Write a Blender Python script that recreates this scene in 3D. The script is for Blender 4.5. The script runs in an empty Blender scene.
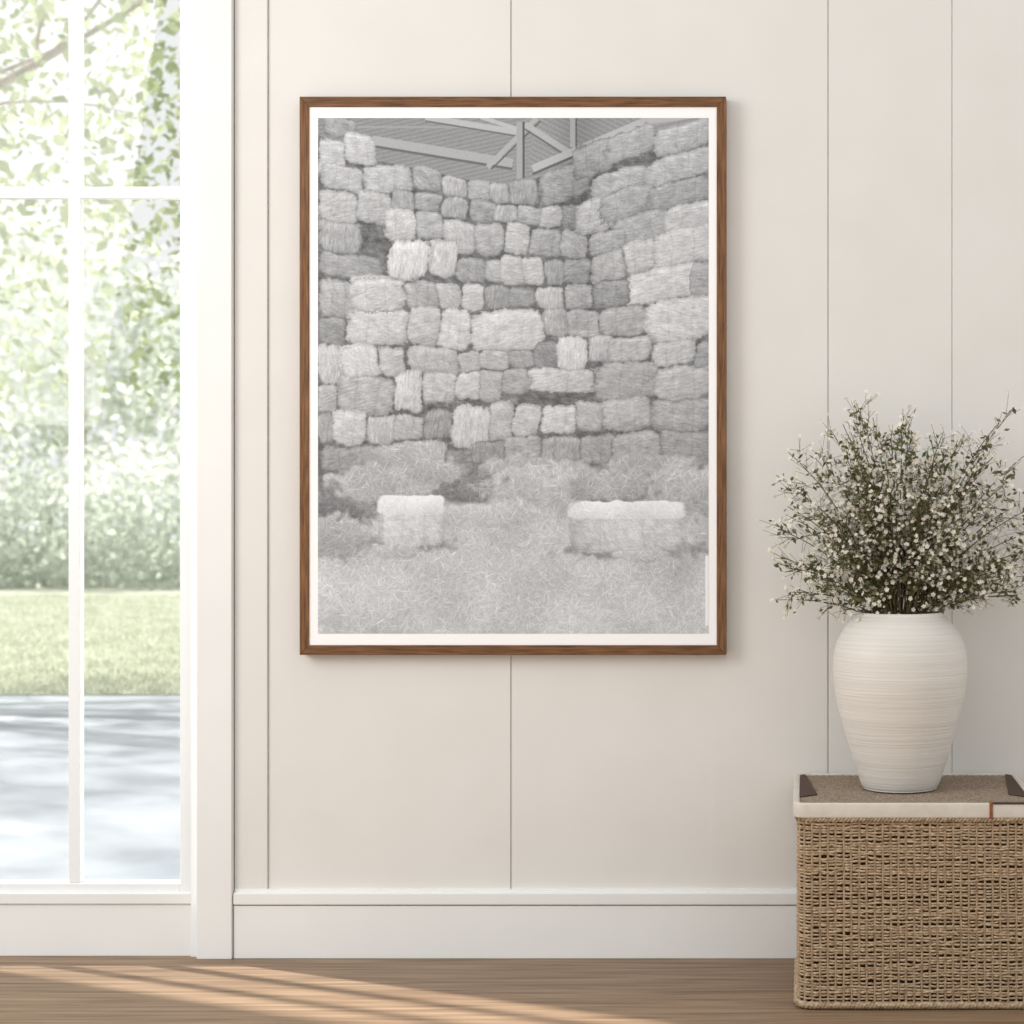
import bpy, bmesh, math, random
import numpy as np
from mathutils import Vector, Matrix
random.seed(7); rng=np.random.default_rng(11)
scene=bpy.context.scene
scene.view_settings.view_transform='Standard'
scene.view_settings.look='None'
D=3.48; CX=.588; CZ=.89
def P(px,py,d=0.0):
    k=.002*(D-d)/D
    return Vector((CX+(px-806)*k,-d,CZ+(512-py)*k))
def X(px,d=0): return P(px,0,d).x
def Z(py,d=0): return P(0,py,d).z
def s2l(c):
    return tuple(((v/255)/12.92 if v/255<=.04045 else ((v/255+.055)/1.055)**2.4) for v in c)

# ---------------------------------------------------------------- materials
def newmat(name):
    m=bpy.data.materials.new(name); m.use_nodes=True
    nt=m.node_tree; b=nt.nodes['Principled BSDF']
    return m,nt,b
def mat_noise(name,c1,c2,scale=(10,10,10),nscale=5,rough=.5,bump=0.0,detail=4,spec=.5,bumpdist=.002,ramp=(.3,.7)):
    m,nt,b=newmat(name)
    tc=nt.nodes.new('ShaderNodeTexCoord'); mp=nt.nodes.new('ShaderNodeMapping')
    mp.inputs['Scale'].default_value=scale
    n=nt.nodes.new('ShaderNodeTexNoise'); n.inputs['Scale'].default_value=nscale; n.inputs['Detail'].default_value=detail
    r=nt.nodes.new('ShaderNodeValToRGB')
    r.color_ramp.elements[0].position=ramp[0]; r.color_ramp.elements[1].position=ramp[1]
    r.color_ramp.elements[0].color=(*s2l(c1),1); r.color_ramp.elements[1].color=(*s2l(c2),1)
    L=nt.links.new
    L(tc.outputs['Object'],mp.inputs['Vector']); L(mp.outputs[0],n.inputs['Vector']); L(n.outputs['Fac'],r.inputs[0]); L(r.outputs[0],b.inputs['Base Color'])
    b.inputs['Roughness'].default_value=rough
    b.inputs['Specular IOR Level'].default_value=spec
    if bump:
        bp=nt.nodes.new('ShaderNodeBump'); bp.inputs['Strength'].default_value=bump; bp.inputs['Distance'].default_value=bumpdist
        L(n.outputs['Fac'],bp.inputs['Height']); L(bp.outputs[0],b.inputs['Normal'])
    return m
M_wall=mat_noise('wall_paint',(227,225,220),(231,229,225),(1,1,1),6,.6,.03,spec=.2)
M_trim=mat_noise('trim_paint',(236,236,234),(240,240,238),(1,1,1),6,.45,.02,spec=.3)
M_sash=mat_noise('sash_paint',(238,241,242),(242,244,245),(1,1,1),6,.4,.0,spec=.3)
M_frame_v=mat_noise('walnut_wood_vertical',(86,56,33),(144,102,65),(90,90,5),3,.5,.3,6,spec=.3,bumpdist=.0005)
M_frame_h=mat_noise('walnut_wood_horizontal',(82,53,31),(136,96,61),(5,90,90),3,.5,.3,6,spec=.3,bumpdist=.0005)
M_mat=mat_noise('mat_board',(254,254,254),(255,255,255),(1,1,1),6,.8,spec=.1)
M_wick=mat_noise('wicker_cane',(140,113,87),(210,187,156),(30,30,60),4,.55,.3,5,spec=.25)
M_wickd=mat_noise('wicker_cane_stake',(134,107,81),(196,172,142),(60,60,12),4,.6,.2,5,spec=.2)
M_inner=mat_noise('basket_gap_dark',(58,43,30),(72,54,38),(5,5,5),4,.9,spec=.05)  # dark tone standing in for the shaded gaps behind the weave
M_lid=mat_noise('lid_cream_leather',(208,200,188),(220,213,202),(8,8,8),4,.5,.15,spec=.3)
M_weave=mat_noise('lid_weave',(124,108,92),(168,152,134),(30,60,60),5,.7,.2,spec=.15)
M_leather=mat_noise('brown_leather',(60,42,32),(84,58,42),(20,20,20),5,.6,.2,spec=.3)
M_tan=mat_noise('tan_leather_strap',(120,70,38),(150,92,54),(20,20,20),5,.5,.2,spec=.3)
M_bark=mat_noise('tree_bark',(136,126,110),(178,168,152),(3,3,1),6,.9,.5)
# vase
def vase_mat():
    m,nt,b=newmat('ribbed_ceramic')
    L=nt.links.new
    tc=nt.nodes.new('ShaderNodeTexCoord')
    w=nt.nodes.new('ShaderNodeTexNoise'); mp=nt.nodes.new('ShaderNodeMapping'); mp.inputs['Scale'].default_value=(2,2,150)
    w.inputs['Scale'].default_value=1.6; w.inputs['Detail'].default_value=4
    r=nt.nodes.new('ShaderNodeValToRGB'); r.color_ramp.elements[0].color=(*s2l((217,212,204)),1); r.color_ramp.elements[1].color=(*s2l((228,224,217)),1)
    r.color_ramp.elements[0].position=.3; r.color_ramp.elements[1].position=.7
    bp=nt.nodes.new('ShaderNodeBump'); bp.inputs['Strength'].default_value=.6; bp.inputs['Distance'].default_value=.002
    L(tc.outputs['Object'],mp.inputs[0]); L(mp.outputs[0],w.inputs['Vector']); L(w.outputs['Fac'],r.inputs[0]); L(r.outputs[0],b.inputs['Base Color'])
    L(w.outputs['Fac'],bp.inputs['Height']); L(bp.outputs[0],b.inputs['Normal'])
    b.inputs['Roughness'].default_value=.42; b.inputs['Specular IOR Level'].default_value=.4
    return m
M_vase=vase_mat()
def leaf_mat(name,c1,c2,trans=.5,scale=2.0):
    m=bpy.data.materials.new(name); m.use_nodes=True; nt=m.node_tree; nt.nodes.clear(); L=nt.links.new
    o=nt.nodes.new('ShaderNodeOutputMaterial'); mx=nt.nodes.new('ShaderNodeMixShader'); mx.inputs[0].default_value=trans
    d=nt.nodes.new('ShaderNodeBsdfDiffuse'); t=nt.nodes.new('ShaderNodeBsdfTranslucent')
    tc=nt.nodes.new('ShaderNodeTexCoord'); n=nt.nodes.new('ShaderNodeTexNoise'); n.inputs['Scale'].default_value=scale; n.inputs['Detail'].default_value=6
    r=nt.nodes.new('ShaderNodeValToRGB'); r.color_ramp.elements[0].color=(*s2l(c1),1); r.color_ramp.elements[1].color=(*s2l(c2),1)
    r.color_ramp.elements[0].position=.35; r.color_ramp.elements[1].position=.65
    L(tc.outputs['Object'],n.inputs['Vector']); L(n.outputs['Fac'],r.inputs[0]); L(r.outputs[0],d.inputs[0]); L(r.outputs[0],t.inputs[0])
    L(d.outputs[0],mx.inputs[1]); L(t.outputs[0],mx.inputs[2]); L(mx.outputs[0],o.inputs[0])
    return m
M_leaf=leaf_mat('tree_leaf',(142,154,114),(190,197,162),.5)
M_far=leaf_mat('far_leaf_hazed',(202,209,198),(230,234,226),.5,.6)  # distant haze and overexposure put into the pale leaf colour
M_green=leaf_mat('bouquet_leaf',(84,90,60),(126,129,93),.3,60)
M_stem=mat_noise('bouquet_stem',(84,78,52),(112,102,72),(20,20,20),5,.7,spec=.1)
M_petal=leaf_mat('bouquet_petal',(238,231,214),(252,247,236),.3,80)

# ---------------------------------------------------------------- helpers
def add_obj(name,me,mats=(),parent=None,smooth=False):
    o=bpy.data.objects.new(name,me); scene.collection.objects.link(o)
    for m in mats: me.materials.append(m)
    if parent is not None: o.parent=parent
    if smooth:
        me.polygons.foreach_set('use_smooth',[True]*len(me.polygons))
    return o
def empty(name,loc=(0,0,0)):
    o=bpy.data.objects.new(name,None); scene.collection.objects.link(o); o.empty_display_size=.1
    return o
def box(name,x0,x1,y0,y1,z0,z1,mat,bevel=0.0,parent=None):
    bm=bmesh.new(); bmesh.ops.create_cube(bm,size=1)
    for v in bm.verts:
        v.co=Vector(((x0+x1)/2+v.co.x*(x1-x0),(y0+y1)/2+v.co.y*(y1-y0),(z0+z1)/2+v.co.z*(z1-z0)))
    if bevel: bmesh.ops.bevel(bm,geom=bm.edges[:],offset=bevel,segments=2,affect='EDGES',profile=.5)
    me=bpy.data.meshes.new(name); bm.to_mesh(me); bm.free()
    return add_obj(name,me,[mat],parent)
def mesh_np(name,V,F,mats,parent=None,midx=None,smooth=False):
    me=bpy.data.meshes.new(name); V=np.asarray(V,dtype=np.float32); F=np.asarray(F,dtype=np.int32)
    n,k=F.shape
    me.vertices.add(len(V)); me.vertices.foreach_set('co',V.ravel())
    me.loops.add(n*k); me.loops.foreach_set('vertex_index',F.ravel())
    me.polygons.add(n); me.polygons.foreach_set('loop_start',np.arange(0,n*k,k,dtype=np.int32)); 
    if midx is not None:
        for m in mats: me.materials.append(m)
        me.polygons.foreach_set('material_index',np.asarray(midx,dtype=np.int32)); mats=()
    me.update(calc_edges=True); me.validate()
    return add_obj(name,me,mats,parent,smooth)
class Acc:
    def __init__(s): s.V=[];s.F=[];s.M=[];s.n=0
    def add(s,V,F,m=0):
        V=np.asarray(V,float);F=np.asarray(F,int)
        s.V.append(V);s.F.append(F+s.n);s.M.append(np.full(len(F),m));s.n+=len(V)
    def build(s,name,mats,parent=None,smooth=False):
        return mesh_np(name,np.vstack(s.V),np.vstack(s.F),mats,parent,np.concatenate(s.M),smooth)
def tube(path,rad,sides=6,closed=False):
    p=np.asarray(path,float); n=len(p); rad=np.broadcast_to(np.asarray(rad,float),(n,))
    if closed: t=np.roll(p,-1,0)-np.roll(p,1,0)
    else: t=np.gradient(p,axis=0)
    t/=np.linalg.norm(t,axis=1)[:,None]+1e-12
    up=np.array([0,0,1.0]); 
    if np.abs(t[:,2]).mean()>.8: up=np.array([0,1.0,0])
    a=np.cross(t,up); a/=np.linalg.norm(a,axis=1)[:,None]+1e-9
    b=np.cross(t,a)
    ang=np.linspace(0,2*np.pi,sides,endpoint=False)
    V=p[:,None,:]+rad[:,None,None]*(np.cos(ang)[None,:,None]*a[:,None,:]+np.sin(ang)[None,:,None]*b[:,None,:])
    V=V.reshape(-1,3)
    m=n if closed else n-1
    i=np.arange(m)[:,None]; j=np.arange(sides)[None,:]; i2=(i+1)%n; j2=(j+1)%sides
    F=np.stack([i*sides+j,i*sides+j2,i2*sides+j2,i2*sides+j],-1).reshape(-1,4)
    return V,F
def leaves(C,size,asp=.5,jit=.35):
    """rhombic leaves at centres C"""
    n=len(C); d=rng.normal(size=(n,3)); d/=np.linalg.norm(d,axis=1)[:,None]
    e=rng.normal(size=(n,3)); 
    e-= (e*d).sum(1)[:,None]*d; e/=np.linalg.norm(e,axis=1)[:,None]
    s=size*(1+jit*rng.uniform(-1,1,n))[:,None]
    V=np.stack([C-d*s*.5,C-d*s*.05+e*s*asp*.5,C+d*s*.5,C-d*s*.05-e*s*asp*.5],1).reshape(-1,3)
    F=np.arange(n*4).reshape(n,4)
    return V,F

# ---------------------------------------------------------------- floor
def floor_mat():
    m,nt,b=newmat('oak_planks'); L=nt.links.new
    tc=nt.nodes.new('ShaderNodeTexCoord')
    mp=nt.nodes.new('ShaderNodeMapping'); mp.inputs['Scale'].default_value=(1.2,26,1)
    n=nt.nodes.new('ShaderNodeTexNoise'); n.inputs['Scale'].default_value=3; n.inputs['Detail'].default_value=8; n.inputs['Distortion'].default_value=.4
    r=nt.nodes.new('ShaderNodeValToRGB')
    r.color_ramp.elements[0].position=.3; r.color_ramp.elements[0].color=(*s2l((112,89,68)),1)
    r.color_ramp.elements[1].position=.7; r.color_ramp.elements[1].color=(*s2l((162,137,112)),1)
    br=nt.nodes.new('ShaderNodeTexBrick'); br.inputs['Scale'].default_value=1; br.inputs['Brick Width'].default_value=4.5; br.inputs['Row Height'].default_value=.21
    br.inputs['Mortar Size'].default_value=.0015; br.inputs['Mortar Smooth'].default_value=.5
    br.inputs['Color1'].default_value=(.94,.94,.94,1); br.inputs['Color2'].default_value=(1.04,1.03,1.02,1); br.inputs['Mortar'].default_value=(.65,.61,.58,1)
    mx=nt.nodes.new('ShaderNodeMix'); mx.data_type='RGBA'; mx.blend_type='MULTIPLY'; mx.inputs[0].default_value=1
    mp2=nt.nodes.new('ShaderNodeMapping'); mp2.inputs['Location'].default_value=(1.1,.05,0)
    L(tc.outputs['Object'],mp.inputs[0]); L(mp.outputs[0],n.inputs['Vector']); L(n.outputs['Fac'],r.inputs[0])
    L(tc.outputs['Object'],mp2.inputs[0]); L(mp2.outputs[0],br.inputs['Vector']); L(r.outputs[0],mx.inputs[6]); L(br.outputs['Color'],mx.inputs[7]); L(mx.outputs[2],b.inputs['Base Color'])
    bp=nt.nodes.new('ShaderNodeBump'); bp.inputs['Strength'].default_value=.25; bp.inputs['Distance'].default_value=.002
    L(n.outputs['Fac'],bp.inputs['Height']); L(bp.outputs[0],b.inputs['Normal'])
    b.inputs['Roughness'].default_value=.5; b.inputs['Specular IOR Level'].default_value=.3
    return m
box('floor',-3.2,3.2,-5,.15,-.06,0,floor_mat())

# ---------------------------------------------------------------- wall
WL,WR,H=-3.2,3.2,2.75
op0,op1,opz=X(-262),X(199),2.35         # opening
bm=bmesh.new()
def addbox(bm,x0,x1,y0,y1,z0,z1,bev=0):
    r=bmesh.ops.create_cube(bm,size=1)
    for v in r['verts']:
        v.co=Vector(((x0+x1)/2+v.co.x*(x1-x0),(y0+y1)/2+v.co.y*(y1-y0),(z0+z1)/2+v.co.z*(z1-z0)))
    if bev:
        es=list({e for v in r['verts'] for e in v.link_edges})
        bmesh.ops.bevel(bm,geom=es,offset=bev,segments=2,affect='EDGES',profile=.5)
addbox(bm,op1,WR,.003,.15,0,H); addbox(bm,WL,op0,.003,.15,0,H); addbox(bm,op0,op1,.003,.15,opz,H)
def panel(a,b,bev=.0006,y=0.0):
    addbox(bm,a,b,y,.0085,.13,H,bev)
g=.0016
panel(X(268.5),X(376),0); panel(X(376),X(511)-g,0,y=-.0012)
panel(X(511)+g,X(711),0,y=.0); panel(X(711),X(828)-g,0,y=-.0010)
panel(X(828)+g,X(952)-g*.6)
xx=X(952)+g*.6
for w in (.62,.62,.5):
    if xx+w>WR: break
    panel(xx,xx+w-.003); xx+=w
panel(xx,WR)
panel(WL,X(-300))
me=bpy.data.meshes.new('wall_back'); bm.to_mesh(me); bm.free(); add_obj('wall_back',me,[M_wall])

# trim
t1=empty('trim_1')
box('casing_right',X(199.5),X(234.5),-.018,.05,0,opz+.07,M_trim,.0015,t1)
box('casing_left',X(-298),X(-262),-.018,.05,0,opz+.07,M_trim,.0015,t1)
box('casing_head',X(-262),X(199.5),-.018,.05,opz,opz+.07,M_trim,.0015,t1)
t2=empty('trim_2')
box('stile',X(235.5),X(268),-.005,.0085,.13,H,M_wall,.0012,t2)
bb=empty('baseboard_back')
for nm,a,b in (('right',X(235.5),WR),('left',WL,X(-298))):
    box('board_'+nm,a,b,-.012,.01,0,Z(904.5),M_trim,.001,bb)
    box('cap_'+nm,a,b,-.016,.01,Z(903.5),Z(891),M_trim,.003,bb)
    box('bead_'+nm,a,b,-.008,.01,Z(891.5),Z(888.5),M_trim,.0012,bb)

# ---------------------------------------------------------------- window
w=empty('window_1')
q=-.014
gx0,gx1=X(-245,q),X(180.5,q)
gz0=Z(883,q)
box('stile_outer',X(190.5),X(199.6),.000,.06,0,opz,M_sash,.001,w)
box('stile_right',gx1,X(192),.010,.045,Z(900),opz,M_sash,.0015,w)
box('stile_left',X(-262),gx0,.010,.045,Z(900),opz,M_sash,.0015,w)
box('head_rail',gx0,gx1,.012,.045,opz-.04,opz,M_sash,.002,w)
box('bottom_rail',gx0,gx1,.012,.045,Z(894),gz0,M_sash,.002,w)
box('sill_bead',X(-262),X(190.8),.003,.045,Z(904.6),Z(893.5),M_trim,.002,w)
box('kick_panel',X(-262),X(190.8),.008,.045,0,Z(905),M_trim,.001,w)
for i,px in enumerate((75,-32,-139)):
    box('muntin_v_%d'%i,X(px-6.8,q),X(px+5.0,q),.014,.036,gz0,opz-.04,M_sash,.002,w)
box('muntin_h_1',gx0,gx1,.015,.034,Z(198,q),Z(186.5,q),M_sash,.002,w)
m=bpy.data.materials.new('window_glass'); m.use_nodes=True; nt=m.node_tree; nt.nodes.clear(); L=nt.links.new
o=nt.nodes.new('ShaderNodeOutputMaterial'); mx=nt.nodes.new('ShaderNodeMixShader'); mx.inputs[0].default_value=.05
a=nt.nodes.new('ShaderNodeBsdfTransparent'); a.inputs[0].default_value=(.99,.995,.99,1); b_=nt.nodes.new('ShaderNodeBsdfGlossy'); b_.inputs['Roughness'].default_value=.02
L(a.outputs[0],mx.inputs[1]); L(b_.outputs[0],mx.inputs[2]); L(mx.outputs[0],o.inputs[0])
V=[(gx0,.025,gz0),(gx1,.025,gz0),(gx1,.025,opz-.04),(gx0,.025,opz-.04)]
mesh_np('glass',V,[[0,1,2,3]],[m],w)

# ---------------------------------------------------------------- exterior
def patch_mat(name,c1,c2,sc,scale=(1,1,1)):
    return mat_noise(name,c1,c2,scale,sc,.95,.3,8,spec=.05,bumpdist=.01)
M_grass=patch_mat('lawn_grass',(170,175,158),(190,193,178),1.2)
M_drive=patch_mat('driveway_gravel',(176,183,193),(194,200,208),3)
box('driveway_ground',-14,4,.15,5.9,-.2,-.1,M_drive)
lawn=box('lawn_ground',-45,20,5.9,60,-.2,-.09,M_grass)
n=34000
gy=rng.uniform(5.9,17,n); gx=CX-rng.uniform(.33,.50,n)*(gy+D)
hh=rng.uniform(.015,.035,n); an=rng.uniform(0,np.pi,n); wd=.006
bx=np.stack([gx,gy,np.full(n,-.092)],1); dv=np.stack([np.cos(an),np.sin(an),0*an],1)*wd
tip=bx+np.stack([rng.normal(0,.012,n),rng.normal(0,.012,n),hh],1)
V=np.stack([bx-dv,bx+dv,tip+dv*.2,tip-dv*.2],1).reshape(-1,3)
mesh_np('lawn_grass_blades',V,np.arange(n*4).reshape(n,4),[leaf_mat('grass_blade',(172,177,157),(194,198,182),.5)])

def canopy(cen,rad,ncl,per,sig,size,asp=.6,lowcut=None,shell=.0):
    c=rng.normal(size=(ncl,3)); c/=np.linalg.norm(c,axis=1)[:,None]
    r=rng.uniform(shell,1,ncl)**(1/3.)
    c=np.array(cen)+c*r[:,None]*np.array(rad)
    if lowcut is not None: c=c[c[:,2]>lowcut]
    pts=(c[:,None,:]+rng.normal(size=(len(c),per,3))*sig).reshape(-1,3)
    return c,leaves(pts,size,asp)
tree=empty('deciduous_tree')
ccl,(V,F)=canopy((-5,5.9,4.45),(4.8,3.8,3.0),1120,30,.20,.074,.62)
mesh_np('foliage',V,F,[M_leaf],tree)
acc=Acc()
def bez(p0,p1,p2,n=14):
    t=np.linspace(0,1,n)[:,None]; p0,p1,p2=map(np.array,(p0,p1,p2))
    return (1-t)**2*p0+2*t*(1-t)*p1+t*t*p2
base=np.array([-7.2,6.6,-.15]); fork=np.array([-6.9,6.4,1.9])
acc.add(*tube(bez(base,(-7.25,6.5,1.0),fork),np.linspace(.22,.15,14),10))
for tx in [(-3.4,6.3,5.6),(-3.0,6.6,4.0),(-3.9,7.6,5.3),(-4.2,4.0,4.9),(-6.5,5.5,6.4),(-8.8,6.5,5.5),(-6.8,3.2,5.0),(-4.0,6.3,5.4),(-6,8.5,5)]:
    tx=np.array(tx); mid=(fork+tx)/2+np.array([0.3,0,-.35])+rng.normal(0,.2,3)
    b=bez(fork,mid,tx,18); acc.add(*tube(b,np.linspace(.055,.010,18),7))
    for k in range(6):
        i=rng.integers(6,17); p=b[i]; qq=ccl[np.argmin(np.linalg.norm(ccl-(p+rng.normal(0,.9,3)),axis=1))]
        acc.add(*tube(bez(p,(p+qq)/2+rng.normal(0,.15,3),qq,8),np.linspace(.014,.004,8),5))
acc.build('branches',[M_bark],tree,True)
# distant hedge + trees
hed=empty('distant_hedge')
c=[]
for k in range(1500):
    x=rng.uniform(-17,-3); y=rng.uniform(18.6,22)
    top=1.9+.7*math.sin(x*1.5)+.4*math.sin(x*3.3+1)
    c.append((x,y,rng.uniform(-.1,1)*top if rng.random()<.75 else rng.uniform(0,.45)))
c=np.array(c); pts=(c[:,None,:]+rng.normal(size=(len(c),20,3))*.22).reshape(-1,3); pts[:,2]=np.maximum(pts[:,2],-.05)
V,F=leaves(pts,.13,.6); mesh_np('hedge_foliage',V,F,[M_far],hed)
ft=empty('distant_tree')
acc=Acc()
for (x,y,s) in [(-16.5,27,1.5),(-13,29,1.1),(-9.0,27,.9),(-19,31,1.7)]:
    cl,(V,F)=canopy((x,y,3.6*s),(2.2*s,1.8*s,2.3*s),200,18,.35,.2,.6)
    acc.add(V,F,0)
    V,F=tube(bez((x,y,-.1),(x+.1,y,1.5),(x,y,4*s)),np.linspace(.22,.08,14),8); acc.add(V,F,1)
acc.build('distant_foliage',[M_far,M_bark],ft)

# ---------------------------------------------------------------- framed print
fr=empty('framed_hay_bale_print')
d=.030
fx0,fx1,fz0,fz1=X(299.5,d),X(726,d),Z(655,d),Z(96.5,d)
fw=.0185
def mitre(name,pts,mat):
    bm=bmesh.new()
    f=[bm.verts.new((x,-d,z)) for x,z in pts]; bk=[bm.verts.new((x,-.001,z)) for x,z in pts]
    bm.faces.new(f); bm.faces.new(bk[::-1])
    for i in range(4): bm.faces.new((f[i],bk[i],bk[(i+1)%4],f[(i+1)%4]))
    bmesh.ops.recalc_face_normals(bm,faces=bm.faces[:])
    bmesh.ops.bevel(bm,geom=bm.edges[:],offset=.0008,segments=1,affect='EDGES')
    me=bpy.data.meshes.new(name); bm.to_mesh(me); bm.free(); add_obj(name,me,[mat],fr)
ix0,ix1,iz0,iz1=fx0+fw,fx1-fw,fz0+fw*1.05,fz1-fw*1.1
mitre('rail_top',[(fx0,fz1),(fx1,fz1),(ix1,iz1),(ix0,iz1)],M_frame_h)
mitre('rail_bottom',[(fx0,fz0),(fx1,fz0),(ix1,iz0),(ix0,iz0)],M_frame_h)
mitre('stile_left',[(fx0,fz0),(fx0,fz1),(ix0,iz1),(ix0,iz0)],M_frame_v)
mitre('stile_right',[(fx1,fz0),(fx1,fz1),(ix1,iz1),(ix1,iz0)],M_frame_v)
dm=.027
box('mat_board',ix0-.003,ix1+.003,-dm,-.004,iz0-.003,iz1+.003,M_mat,0,fr)
# print painting (tones stored per vertex)
S=1.7; PX0,PY0,PX1,PY1=318,118,708.5,633.5
Wn,Hn=int((PX1-PX0)*S),int((PY1-PY0)*S)
prng=np.random.default_rng(5)
fx=np.fft.fftfreq(Wn)[None,:]*S/1.4; fy=np.fft.fftfreq(Hn)[:,None]*S/1.4
def onoise(lx,ly,ang=0):
    n=prng.normal(size=(Hn,Wn)); c,s=math.cos(ang),math.sin(ang)
    u=fx*c+fy*s; v=-fx*s+fy*c
    k=np.exp(-2*np.pi**2*((u*lx)**2+(v*ly)**2))
    r=np.real(np.fft.ifft2(np.fft.fft2(n)*k)); return r/r.std()
Nh=onoise(2.6,.5,.15); Nh2=onoise(2.6,.5,-.2); Nv=onoise(.5,2.6,.1); Nf=onoise(.45,.45); Nb=onoise(16,16); Nm=onoise(3,3); Ne=onoise(1.6,1.6)
Wx=onoise(14,14); Wy=onoise(14,14); Wx2=onoise(5,5); Wy2=onoise(5,5)
Nd=[onoise(3.4,.40,a) for a in np.linspace(0,math.pi,7)[:-1]]
straw=np.max(np.stack(Nd),0); straw=(straw-straw.mean())/straw.std()
strawm=sum(Nd[:3]); strawm=strawm/strawm.std()
yy0,xx0=np.mgrid[0:Hn,0:Wn]; xx0=xx0/S+PX0; yy0=yy0/S+PY0
xx,yy=xx0,yy0
img=104+9*Nm+7*strawm+5*Nf
def inpoly(pts):
    m=np.zeros(xx.shape,bool); j=len(pts)-1
    for i in range(len(pts)):
        xi,yi=pts[i];xj,yj=pts[j]
        if yi!=yj:
            c=((yi>yy)!=(yj>yy))&(xx<(xj-xi)*(yy-yi)/(yj-yi)+xi); m^=c
        j=i
    return m
# roof
m=inpoly([(318,112),(712,112),(712,122),(640,134),(545,174),(520,186),(470,180),(376,160),(318,135)])
corr=np.sin((xx*.22+yy*1.0)*1.5)
img=np.where(m,134+7*corr+3*Nf+ (xx-318)*.03,img)
m2=inpoly([(540,112),(712,112),(640,126),(545,168),(525,168)])
corr2=np.sin((-xx*.5+yy*1.0)*1.2)
img=np.where(m2,142+7*corr2+3*Nf,img)
def line(x0,y0,x1,y1,w,t):
    global img
    dx,dy=x1-x0,y1-y0; l=math.hypot(dx,dy)
    u=((xx-x0)*dx+(yy-y0)*dy)/l; v=abs(-(xx-x0)*dy+(yy-y0)*dx)/l
    a=np.clip((w/2-v)*S+.5,0,1)*((u>=0)&(u<=l)); img=img*(1-a)+(t+2*Nf)*a
line(372,140,512,163,9,166); line(372,146,512,169,2.5,100)
line(345,127,520,127,2,152)
line(425,117,516,132,6,178); line(425,121,516,136,1.5,104); line(480,117,520,130,4,180)
line(487,167,536,118,5,168); line(491,169,540,121,1.6,96)
line(524,124,568,152,6,172); line(524,129,566,156,1.6,98)
line(532,169,645,121,8,178); line(532,174,645,126,2.5,96)
line(640,122,712,112,7,174)
line(572,117,572,147,5,172); line(575.5,117,575.5,147,1.4,98)
line(519,122,519,184,6,160); line(523,122,523,184,2,82)
xx=xx0+1.1*Wx+.6*Wx2; yy=yy0+1.0*Wy+.5*Wy2
def bale(x0,y0,x1,y1,t,ang=0.0,sk=0.0,mode=0,p=5.0,edge=44,grow=.6,rough=1.0,pers=0.0):
    global img
    cx,cy=(x0+x1)/2,(y0+y1)/2; hw,hh=(x1-x0)/2+grow,(y1-y0)/2+grow
    ax,ay=xx-cx,yy-cy; ay=ay-sk*ax
    c,s=math.cos(ang),math.sin(ang)
    u=(ax*c+ay*s)/hw; v=(-ax*s+ay*c)/hh
    r=(np.abs(u)**p+np.abs(v)**p)**(1/p)+(.03*Ne+.025*Nf)*rough
    a=np.clip((1.0-r)*min(hw,hh)*S*.8,0,1)
    tex=(Nh,Nh2,Nv,strawm)[mode]
    e=np.clip((r-.74)/.26,0,1)
    t=t+prng.normal(0,4)+3
    # lit upper lip, soft under-shadow => rounded volume
    val=t-edge*e**2.2-20*np.clip(v-.2,0,1)**1.3+12*np.exp(-((v+.72)/.22)**2)-5*u+6.5*tex+5*Nf+4*Nm
    q0=prng.uniform(-.1,.1)
    for q in (-.33+q0,.33+q0):
        val=val-10*np.exp(-((u-q)*hw/.9)**2)*(hw>15)
    img=img*(1-a)+val*a
B=[(322,116,357,136,160),(318,138,345,178,185),(345,132,376,165,188),
(322,165,362,190,180),(362,165,414,191,176),(414,168,440,192,150),(440,176,466,197,165),(466,178,490,200,165),(488,180,510,202,160),(508,180,537,202,150),
(318,190,356,222,175),(356,190,391,222,175),(391,190,415,212,150),(415,192,442,212,155),(442,196,468,220,162),(468,198,492,222,150),(492,202,516,222,165),(516,204,540,224,160),(540,206,560,228,170),(560,204,580,232,140),
(318,222,362,252,165),(384,210,416,240,185),(416,212,442,238,170),(442,222,475,252,175),(475,222,504,256,172),(504,222,530,256,182),(530,228,560,256,162),(560,230,585,256,168),
(318,252,380,277,150),(428,240,458,276,186),(458,256,486,282,150),(486,258,508,282,160),(500,258,524,285,182),(524,258,545,285,182),(545,260,562,284,155),(562,258,590,284,162),
(318,277,352,318,172),(350,275,404,310,192),(404,280,438,306,165),(438,282,460,308,175),(460,282,484,308,182),(484,284,510,308,145),(508,286,533,308,150),(533,286,562,308,178),(562,284,592,310,175),
(318,318,346,343,142),(346,306,411,346,186),(411,306,440,345,175),(438,308,470,348,190),(470,310,541,350,193),(541,308,565,336,165),(565,310,600,336,172),
(318,342,343,386,182),(340,342,376,377,192),(376,345,405,375,168),(408,345,458,373,172),(458,350,482,372,178),(480,350,506,370,168),(506,350,533,368,152),(533,340,560,370,142),(556,336,586,370,190),(586,336,612,362,172),
(318,386,336,414,168),(336,376,394,414,168),(392,370,424,412,190),(424,372,454,402,178),(454,372,480,400,182),(480,372,504,400,168),(504,370,528,395,152),(526,368,596,393,188),
(318,414,334,444,150),(333,410,366,444,182),(366,415,396,444,168),(396,413,424,440,168),(424,408,452,440,145),(452,404,490,450,182),(490,402,515,440,168),(515,404,540,436,178),(540,404,575,434,182),(575,400,602,430,168),
(318,444,380,470,138),(380,442,446,470,168),(446,448,472,476,128),(470,440,504,462,152),(504,436,542,460,158),(542,436,582,460,155),(582,434,614,462,152)]
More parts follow.
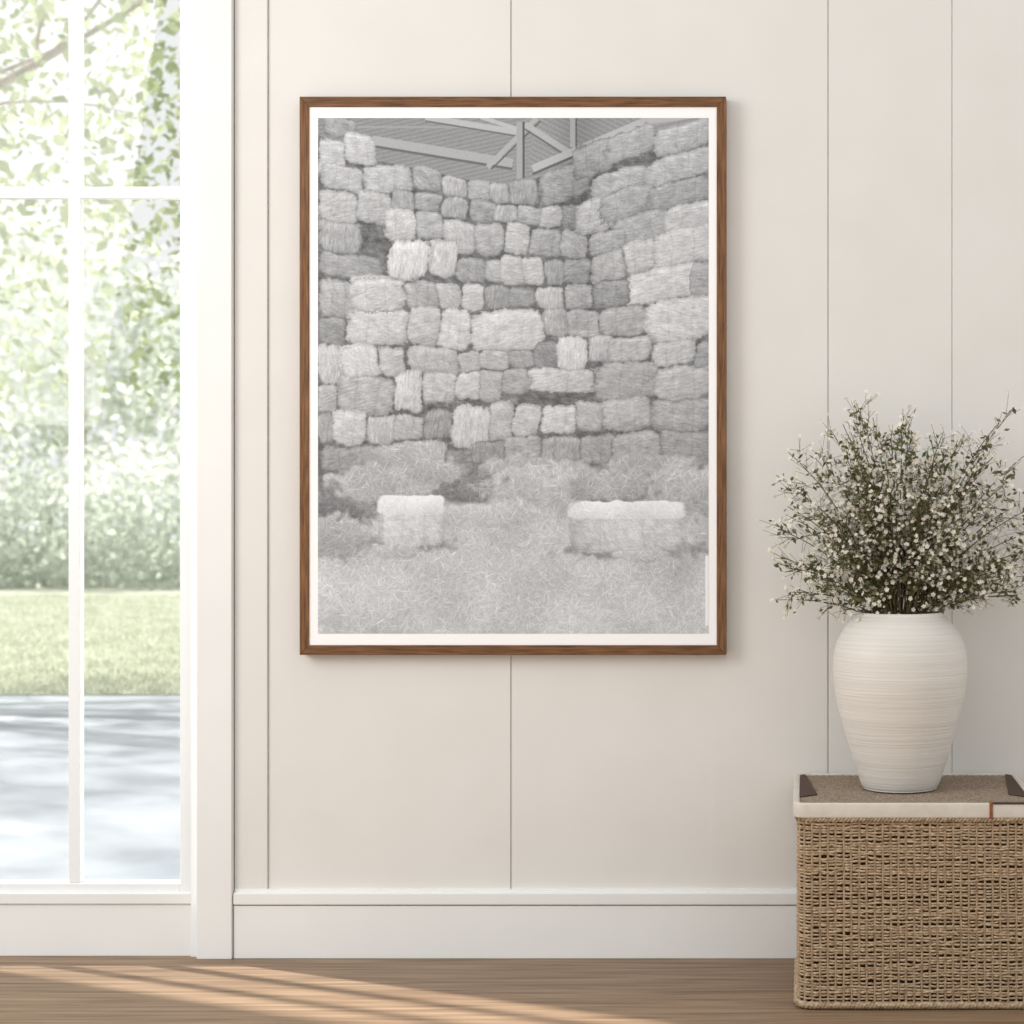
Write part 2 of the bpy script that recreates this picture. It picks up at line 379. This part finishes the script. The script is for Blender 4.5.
for b in B:
    sk=.18*(1-(b[1]-118)/260) if b[0]<450 else .08*(1-(b[1]-118)/260)
    j=prng.normal(0,.9,4)
    bale(b[0]+j[0],b[1]+j[1],b[2]+j[2],b[3]+j[3],b[4],ang=prng.normal(0,.05),sk=max(sk,-.05),mode=prng.integers(0,4))
R=[(537,164,592,200,150),(572,142,612,176,165),(606,130,656,156,160),(655,120,712,150,168),
(592,170,648,196,168),(640,152,712,180,172),(575,198,617,230,178),(600,190,655,218,160),(650,180,712,208,155),
(612,214,672,243,166),(666,204,712,234,186),(588,230,626,254,162),(622,240,656,272,182),(652,230,712,268,186),
(590,252,624,284,166),(620,268,702,302,186),(592,282,630,308,142),(690,262,712,300,160),
(600,306,648,334,168),(644,298,712,342,190),(604,336,652,362,172),(650,338,697,366,182),(694,340,712,366,150),
(596,362,660,400,168),(656,366,712,400,172),(600,398,652,432,168),(650,398,712,432,162),(612,432,662,462,152),(660,430,712,462,152)]
for b in R:
    j=prng.normal(0,.9,4)
    bale(b[0]+j[0],b[1]+j[1],b[2]+j[2],b[3]+j[3],b[4],sk=-.36*(1-(b[1]-118)/290),ang=prng.normal(0,.03),mode=prng.integers(0,2),p=4.2)
bale(386,239,428,279,200,ang=.14,mode=2)
bale(348,278,404,311,192,ang=-.05,mode=1); bale(430,241,458,277,190,ang=.1,mode=2)
bale(342,343,377,378,194,ang=-.06,mode=3)
# receding side of the far corner
shade=-18*np.exp(-((xx0-578)/20)**2)*(yy0<330)-8*np.exp(-((xx0-372)/10)**2-((yy0-240)/26)**2)
img=img+shade
def heap(x0,y0,x1,y1,t,p=2.2,amp=10,soft=4,wob=1.0):
    global img
    u=(xx-(x0+x1)/2)/((x1-x0)/2); v=(yy-(y0+y1)/2)/((y1-y0)/2)
    r=(np.abs(u)**p+np.abs(v)**p)**(1/p)+(.10*Nm+.05*Nb)*wob
    a=np.clip((1-r)*soft,0,1); val=t+amp*straw-14*v+4*Nb; img=img*(1-a)+val*a
heap(360,440,452,478,164); heap(470,454,600,482,168); heap(590,454,720,482,164)
gr=np.clip((yy-(500+6*Nb-10*np.exp(-((xx-520)/60)**2)))/12,0,1)
ground=186+9*straw+5*Nb+4*Nf+(yy-560)*.05
img=img*(1-gr)+ground*gr
heap(310,462,455,508,168); heap(400,456,470,486,166); heap(452,468,506,508,126,soft=3); heap(480,462,604,520,178); heap(560,468,660,505,158); heap(636,460,745,520,172)
heap(286,496,378,534,112,amp=8,soft=3); heap(300,514,374,560,168,soft=4); heap(430,500,560,530,184,soft=3)
heap(300,570,470,640,187,soft=2)
heap(362,530,462,554,140,amp=7,soft=3); heap(552,536,700,561,138,amp=7,soft=3)
xx=xx0+.45*Wx2; yy=yy0+.45*Wy2
def lone(x0,y0,x1,y1,xs,top,ang):
    # solid box bale: lit top face, bright long side, darker end face
    bale(x0,y0,x1,y1,192,ang=ang,mode=3,p=9,edge=30,grow=0,rough=.6)
    ex=((xx>x0+1)&(xx<xs)&(yy>top)&(yy<y1-2)); img[ex]-=16
    heap(x0-1,y0-3,x1+1,top+3,218,p=6,amp=6,soft=9,wob=.25)
lone(377,497,444,546,384,511,.04); heap(366,541,424,558,182,soft=4)
lone(568,503,686,552,601,516,-.02); heap(606,548,672,561,184,soft=4)
img=np.where((xx0>704)&(yy0>555)&(yy0<625),240,img)
img=img*.97+17+ 2.0*prng.normal(size=img.shape)
img=np.clip(img,60,245)/255
lin=np.where(img<=.04045,img/12.92,((img+.055)/1.055)**2.4)
lin=lin[::-1]
dp=dm+.0006
x0,z1=X(PX0,dp),Z(PY0,dp); x1,z0=X(PX1,dp),Z(PY1,dp)
gx=np.linspace(x0,x1,Wn); gz=np.linspace(z0,z1,Hn)
GX,GZ=np.meshgrid(gx,gz); V=np.stack([GX,np.full_like(GX,-dp),GZ],-1).reshape(-1,3)
i=np.arange(Hn-1)[:,None]*Wn+np.arange(Wn-1)[None,:]
F=np.stack([i,i+1,i+Wn+1,i+Wn],-1).reshape(-1,4)
M_print,nt,b=newmat('silver_gelatin_print')
at=nt.nodes.new('ShaderNodeAttribute'); at.attribute_name='tone'; nt.links.new(at.outputs['Color'],b.inputs['Base Color']); b.inputs['Roughness'].default_value=.6; b.inputs['Specular IOR Level'].default_value=.15
pr=mesh_np('hay_bale_photo',V,F,[M_print],fr)
ca=pr.data.color_attributes.new('tone','FLOAT_COLOR','POINT')
col=np.ones((Hn*Wn,4),np.float32); col[:,:3]=lin.reshape(-1,1)*np.array([[.975,1.0,1.035]]); ca.data.foreach_set('color',col.ravel())

# ---------------------------------------------------------------- wicker basket
bk=empty('wicker_basket')
bd=.37; BX0,BX1=X(796,bd),X(1037,bd); BY0,BY1=-bd,-.03
lidz0=Z(818,bd); lidz1=Z(803,bd)
LX0,LX1=X(793,bd),X(1040,bd)
def rrect(x0,x1,y0,y1,r,step):
    pts=[]
    segs=[((x0+r,y0),(x1-r,y0)),((x1-r,y0+r),-90),((x1,y0+r),(x1,y1-r)),((x1-r,y1-r),0),((x1-r,y1),(x0+r,y1)),((x0+r,y1-r),90),((x0,y1-r),(x0,y0+r)),((x0+r,y0+r),180)]
    for a,b in segs:
        if isinstance(b,tuple):
            l=math.dist(a,b); n=max(1,int(l/step))
            for k in range(n): t=k/n; pts.append((a[0]+(b[0]-a[0])*t,a[1]+(b[1]-a[1])*t))
        else:
            n=8
            for k in range(n):
                th=math.radians(b+90*k/n); pts.append((a[0]+r*math.cos(th),a[1]+r*math.sin(th)))
    return np.array(pts)
raw=rrect(BX0+.005,BX1-.005,BY0+.005,BY1-.005,.024,.01)
cl=np.vstack([raw,raw[:1]]); sl=np.r_[0,np.cumsum(np.linalg.norm(np.diff(cl,axis=0),axis=1))]; Ltot=sl[-1]
nst=2*int(Ltot/.0140/2); per=6; N=nst*per
s=np.linspace(0,Ltot,N,endpoint=False)
bx=np.interp(s,sl,cl[:,0]); by=np.interp(s,sl,cl[:,1])
tx=np.roll(bx,-1)-np.roll(bx,1); ty=np.roll(by,-1)-np.roll(by,1); ln=np.hypot(tx,ty); nx,ny=ty/ln,-tx/ln
acc=Acc()
rows=58; zb,zt=.016,lidz0+.004; pitch=(zt-zb)/rows
ph=np.arange(N)*np.pi/per
for r in range(rows):
    z=zb+(r+.5)*pitch
    # wefts bulge between stakes, dip behind most stakes so the stakes read as vertical ribs
    dip=rng.random(nst)<.22
    over=np.repeat(dip,per).astype(float); over=np.convolve(np.r_[over[-2:],over,over[:3]],np.ones(6)/6,'valid')
    off=-.0032+.0050*np.abs(np.sin(ph))**.7+.0044*np.roll(over,-per//2)*(1-np.abs(np.sin(ph)))+rng.normal(0,.0004,N)
    zz=z+np.convolve(rng.normal(0,.0009,N+10),np.ones(11)/3.3,'valid')+.0007*np.sin(s*5+r)
    path=np.stack([bx+nx*off,by+ny*off,zz],1)
    acc.add(*tube(path,pitch*.42*rng.uniform(.78,1.08),5,True),0)
for k in range(nst):
    j=k*per; zs=np.linspace(.006,lidz0,24); wob=np.cumsum(rng.normal(0,.00025,24)); wob-=np.linspace(0,wob[-1],24)
    p=np.stack([bx[j]+nx[j]*.0002+wob*abs(ny[j]),by[j]+ny[j]*.0002+wob*abs(nx[j]),zs],1)
    acc.add(*tube(p,.0023,6),1)
for z,rr in ((.008,.0065),(lidz0-.003,.004)):
    for ph_ in (0,math.pi):
        off=.003+.003*np.cos(s*2*np.pi/ (Ltot/110)+ph_); zz=z+.003*np.sin(s*2*np.pi/(Ltot/110)+ph_)
        acc.add(*tube(np.stack([bx+nx*off,by+ny*off,np.maximum(zz,rr*.7)],1),rr*.7,6,True),0)
acc.build('woven_body',[M_wick,M_wickd],bk,True)
box('dark_core',BX0+.010,BX1-.010,BY0+.010,BY1-.010,.004,lidz0,M_inner,.016,bk)  # dark box added inside to block the view and darken the weave gaps
def ring(name,outer,inner,z0,z1,mat,bev):
    bm=bmesh.new(); n=len(outer)
    def lv(pts,z): return [bm.verts.new((x,y,z)) for x,y in pts]
    o0,o1,i0,i1=lv(outer,z0),lv(outer,z1),lv(inner,z0),lv(inner,z1)
    for k in range(n):
        q=(k+1)%n
        bm.faces.new((o0[k],o0[q],o1[q],o1[k])); bm.faces.new((o1[k],o1[q],i1[q],i1[k])); bm.faces.new((i1[k],i1[q],i0[q],i0[k])); bm.faces.new((i0[k],i0[q],o0[q],o0[k]))
    me=bpy.data.meshes.new(name); bm.to_mesh(me); bm.free(); ob=add_obj(name,me,[mat],bk,True)
    md=ob.modifiers.new('b','BEVEL'); md.width=bev; md.segments=3; md.limit_method='ANGLE'; md.angle_limit=math.radians(50)
    return ob
lo=rrect(LX0,LX1,-bd-.003,-.012,.022,.5); li=rrect(LX0+.012,LX1-.012,-bd+.005,-.022,.014,.5)
ring('lid_rim',lo,li,lidz0,lidz1,M_lid,.003)
acc=Acc()
ix0_,ix1_=LX0+.012,LX1-.012; iy0,iy1=-bd+.005,-.022
nr=64; 
for r in range(nr):
    y=iy0+(r+.5)*(iy1-iy0)/nr; xs=np.linspace(ix0_,ix1_,130)
    z=lidz1-.0055+.0012*np.cos(np.arange(130)*np.pi/2+math.pi*(r%2))
    acc.add(*tube(np.stack([xs,np.full(130,y),z],1),.0026,5),0)
acc.build('lid_woven_panel',[M_weave],bk,True)
box('lid_board',ix0_-.002,ix1_+.002,iy0-.002,iy1+.002,lidz0,lidz1-.008,M_inner,0,bk)
for nm,xa,xb in (('left',LX0+.010,LX0+.030),('right',LX1-.030,LX1-.010)):
    bm=bmesh.new()
    sg=1 if nm=='left' else -1; xo=xa if nm=='left' else xb
    tri=[(xo,iy1),(xo+sg*.012,iy1),(xo+sg*.034,iy0+.10),(xo,iy0+.07)]
    a_=[bm.verts.new((x,y,lidz1-.007)) for x,y in tri]; c_=[bm.verts.new((x,y,lidz1-.001)) for x,y in tri]
    bm.faces.new(a_[::-1]); bm.faces.new(c_)
    for i_ in range(4): bm.faces.new((a_[i_],a_[(i_+1)%4],c_[(i_+1)%4],c_[i_]))
    bmesh.ops.recalc_face_normals(bm,faces=bm.faces[:])
    me=bpy.data.meshes.new('x'); bm.to_mesh(me); bm.free(); add_obj('corner_leather_'+nm,me,[M_leather],bk)
sx=X(991,bd)
box('leather_strap',sx-.003,sx+.003,-bd-.005,-bd+.012,lidz0-.001,lidz1+.001,M_tan,.001,bk)
box('leather_hinge',sx+.003,LX1-.012,-bd-.0045,-bd+.004,lidz1-.002,lidz1+.0012,M_leather,.0008,bk)

# ---------------------------------------------------------------- vase
vd=.19; kk=.002*(D-vd)/D
vx=X(900,vd); vy=-vd
prof=[(0,790),(33,790),(37,788.5),(40,783),(46,765),(52,745),(58,725),(63,705),(66.3,685),(67,668),(65.5,652),(61,639),(54,628),(47.5,621),(44,617.5),(43,615.5),(41.5,614.5),(40,615.5),(39.5,618),(42,624),(52,634),(58,650),(60,668),(57,700),(45,745),(33,780),(0,782)]
pp=np.array(prof,float)
def crom(pp,n=6):
    out=[]
    q=np.vstack([pp[:1],pp,pp[-1:]])
    for i in range(1,len(q)-2):
        p0,p1,p2,p3=q[i-1],q[i],q[i+1],q[i+2]
        for t in np.linspace(0,1,n,endpoint=False):
            out.append(.5*((2*p1)+(-p0+p2)*t+(2*p0-5*p1+4*p2-p3)*t*t+(-p0+3*p1-3*p2+p3)*t**3))
    out.append(q[-2]); return np.array(out)
pc=crom(pp); zbase=lidz1-.0005
ns=96; th=np.linspace(0,2*np.pi,ns,endpoint=False)
rr=np.maximum(pc[:,0],0.02)*kk; zz=(790-pc[:,1])*kk+zbase
rr=rr+np.where((pc[:,0]>44)&(np.arange(len(pc))<90),.0003*np.sin(zz*2*np.pi/.0075),0)
V=np.stack([vx+rr[:,None]*np.cos(th),vy+rr[:,None]*np.sin(th),np.repeat(zz[:,None],ns,1)],-1).reshape(-1,3)
n=len(rr); i=np.arange(n-1)[:,None]; j=np.arange(ns)[None,:]; j2=(j+1)%ns
F=np.stack([i*ns+j,i*ns+j2,(i+1)*ns+j2,(i+1)*ns+j],-1).reshape(-1,4)
mesh_np('ceramic_vase',V,F,[M_vase],None,None,True)

# ---------------------------------------------------------------- bouquet
ztop=(790-615)*kk+zbase
acc=Acc(); flowers=[]; lvs=[]
def tipxz():
    while True:
        x=rng.uniform(-.24,.26); z=rng.uniform(.03,.385)
        R=math.hypot(x/.255,(z-.03)/.35)
        if .30<R<1.05 and z>.02+.25*max(0,(.05-abs(x)))and abs(x)/(z+.06)<2.6: return x,z
extra=[(-.082,.405),(-.090,.36),(-.21,.30),(-.235,.02),(-.235,.26),(.215,.385),(.175,.35),(.245,.30),(.235,.03),(.02,.35),(-.13,.34),(.25,.20),(-.235,.16),(.1,.32),(.26,.12),(-.21,.08),(.21,.08),(-.05,.37)]
tips=extra+[tipxz() for _ in range(92)]
for (tx_,tz_) in tips:
    ty_=rng.uniform(-.13,.13)*(1-.4*abs(tx_)/.25)
    a0=rng.uniform(0,2*np.pi); r0=.028*math.sqrt(rng.random())
    p0=np.array([vx+r0*math.cos(a0)*.6+tx_*.08,vy+r0*math.sin(a0),ztop-.05])
    tip=np.array([vx+tx_,vy+ty_,ztop+tz_])
    ctrl=np.array([vx+tx_*.32,vy+ty_*.3,ztop+tz_*.52+.02])
    b=bez(p0,ctrl,tip,14)
    acc.add(*tube(b,np.linspace(.0017,.0007,14),5),1)
    for k in range(10):
        t=rng.uniform(.36,1.0); ii=min(13,int(t*13)); p=b[ii]
        dr=b[min(13,ii+1)]-b[max(0,ii-1)]; dr/=np.linalg.norm(dr)
        dd=dr*.75+rng.normal(0,.66,3)+np.array([0,0,.2]); dd/=np.linalg.norm(dd)
        l=rng.uniform(.020,.048); q=p+dd*l
        acc.add(*tube(bez(p,(p+q)/2+rng.normal(0,.004,3),q,5),np.linspace(.0007,.0004,5),3),1)
        for _ in range(5):
            e=q+rng.normal(0,.013,3)+dd*.004
            st=p+dd*l*rng.uniform(.4,.9)
            acc.add(*tube(np.array([st,e]),.0004,3),1); flowers.append(e)
        for _ in range(4): lvs.append(p+dd*l*rng.uniform(0,1)+rng.normal(0,.008,3))
    for k in range(8):
        lvs.append(b[rng.integers(4,14)]+rng.normal(0,.007,3))
lvs=np.array(lvs); lvs[:,1]=np.minimum(lvs[:,1],-.03)
V,F=leaves(lvs,.013,.5); acc.add(V,F,0)
fl=np.array(flowers); fl[:,1]=np.minimum(fl[:,1],-.025)
nf=len(fl); nrm=rng.normal(size=(nf,3))*.7+np.array([-.2,-.9,.6]); nrm/=np.linalg.norm(nrm,axis=1)[:,None]
u=np.cross(nrm,rng.normal(size=(nf,3))); u/=np.linalg.norm(u,axis=1)[:,None]; v=np.cross(nrm,u)
sz=rng.uniform(.0028,.0054,nf)[:,None]
for k in range(5):
    a=2*np.pi*k/5
    def at_(r,an,h): return fl+sz*(r*(np.cos(an)*u+np.sin(an)*v)+h*nrm)
    V=np.stack([fl,at_(.80,a-.55,.25),at_(1.05,a,.40),at_(.80,a+.55,.25)],1).reshape(-1,3)
    acc.add(V,np.arange(nf*4).reshape(nf,4),2)
acc.build('babys_breath_bouquet',[M_green,M_stem,M_petal])

# ---------------------------------------------------------------- light
wd_=bpy.data.worlds.new('sky'); scene.world=wd_; wd_.use_nodes=True
bg=wd_.node_tree.nodes['Background']; bg.inputs[0].default_value=(.985,.995,1.0,1); bg.inputs[1].default_value=.92
sun=bpy.data.lights.new('sun','SUN'); sun.energy=10; sun.angle=math.radians(1.8); sun.color=(1,.965,.90)
so=bpy.data.objects.new('sun',sun); scene.collection.objects.link(so)
so.rotation_euler=Vector((1,-.45,-.80)).to_track_quat('-Z','Y').to_euler()
ar=bpy.data.lights.new('left_window_light','AREA'); ar.shape='RECTANGLE'; ar.size=1.2; ar.size_y=1.5; ar.energy=36; ar.color=(1,.985,.95)
ao=bpy.data.objects.new('left_window_light',ar); scene.collection.objects.link(ao)
ao.location=(-2.1,-1.9,1.9); ao.rotation_euler=(Vector((0.0,0,1.0))-Vector(ao.location)).to_track_quat('-Z','Y').to_euler()

cam=bpy.data.cameras.new('camera'); co=bpy.data.objects.new('camera',cam); scene.collection.objects.link(co)
co.location=(CX,-D,CZ); co.rotation_euler=(math.pi/2,0,0)
cam.sensor_width=36; cam.lens=36*D/2.048; cam.shift_x=(512-806)/1024; cam.clip_end=200
cam.dof.use_dof=True; cam.dof.focus_distance=D-.05; cam.dof.aperture_fstop=5.6
scene.camera=co
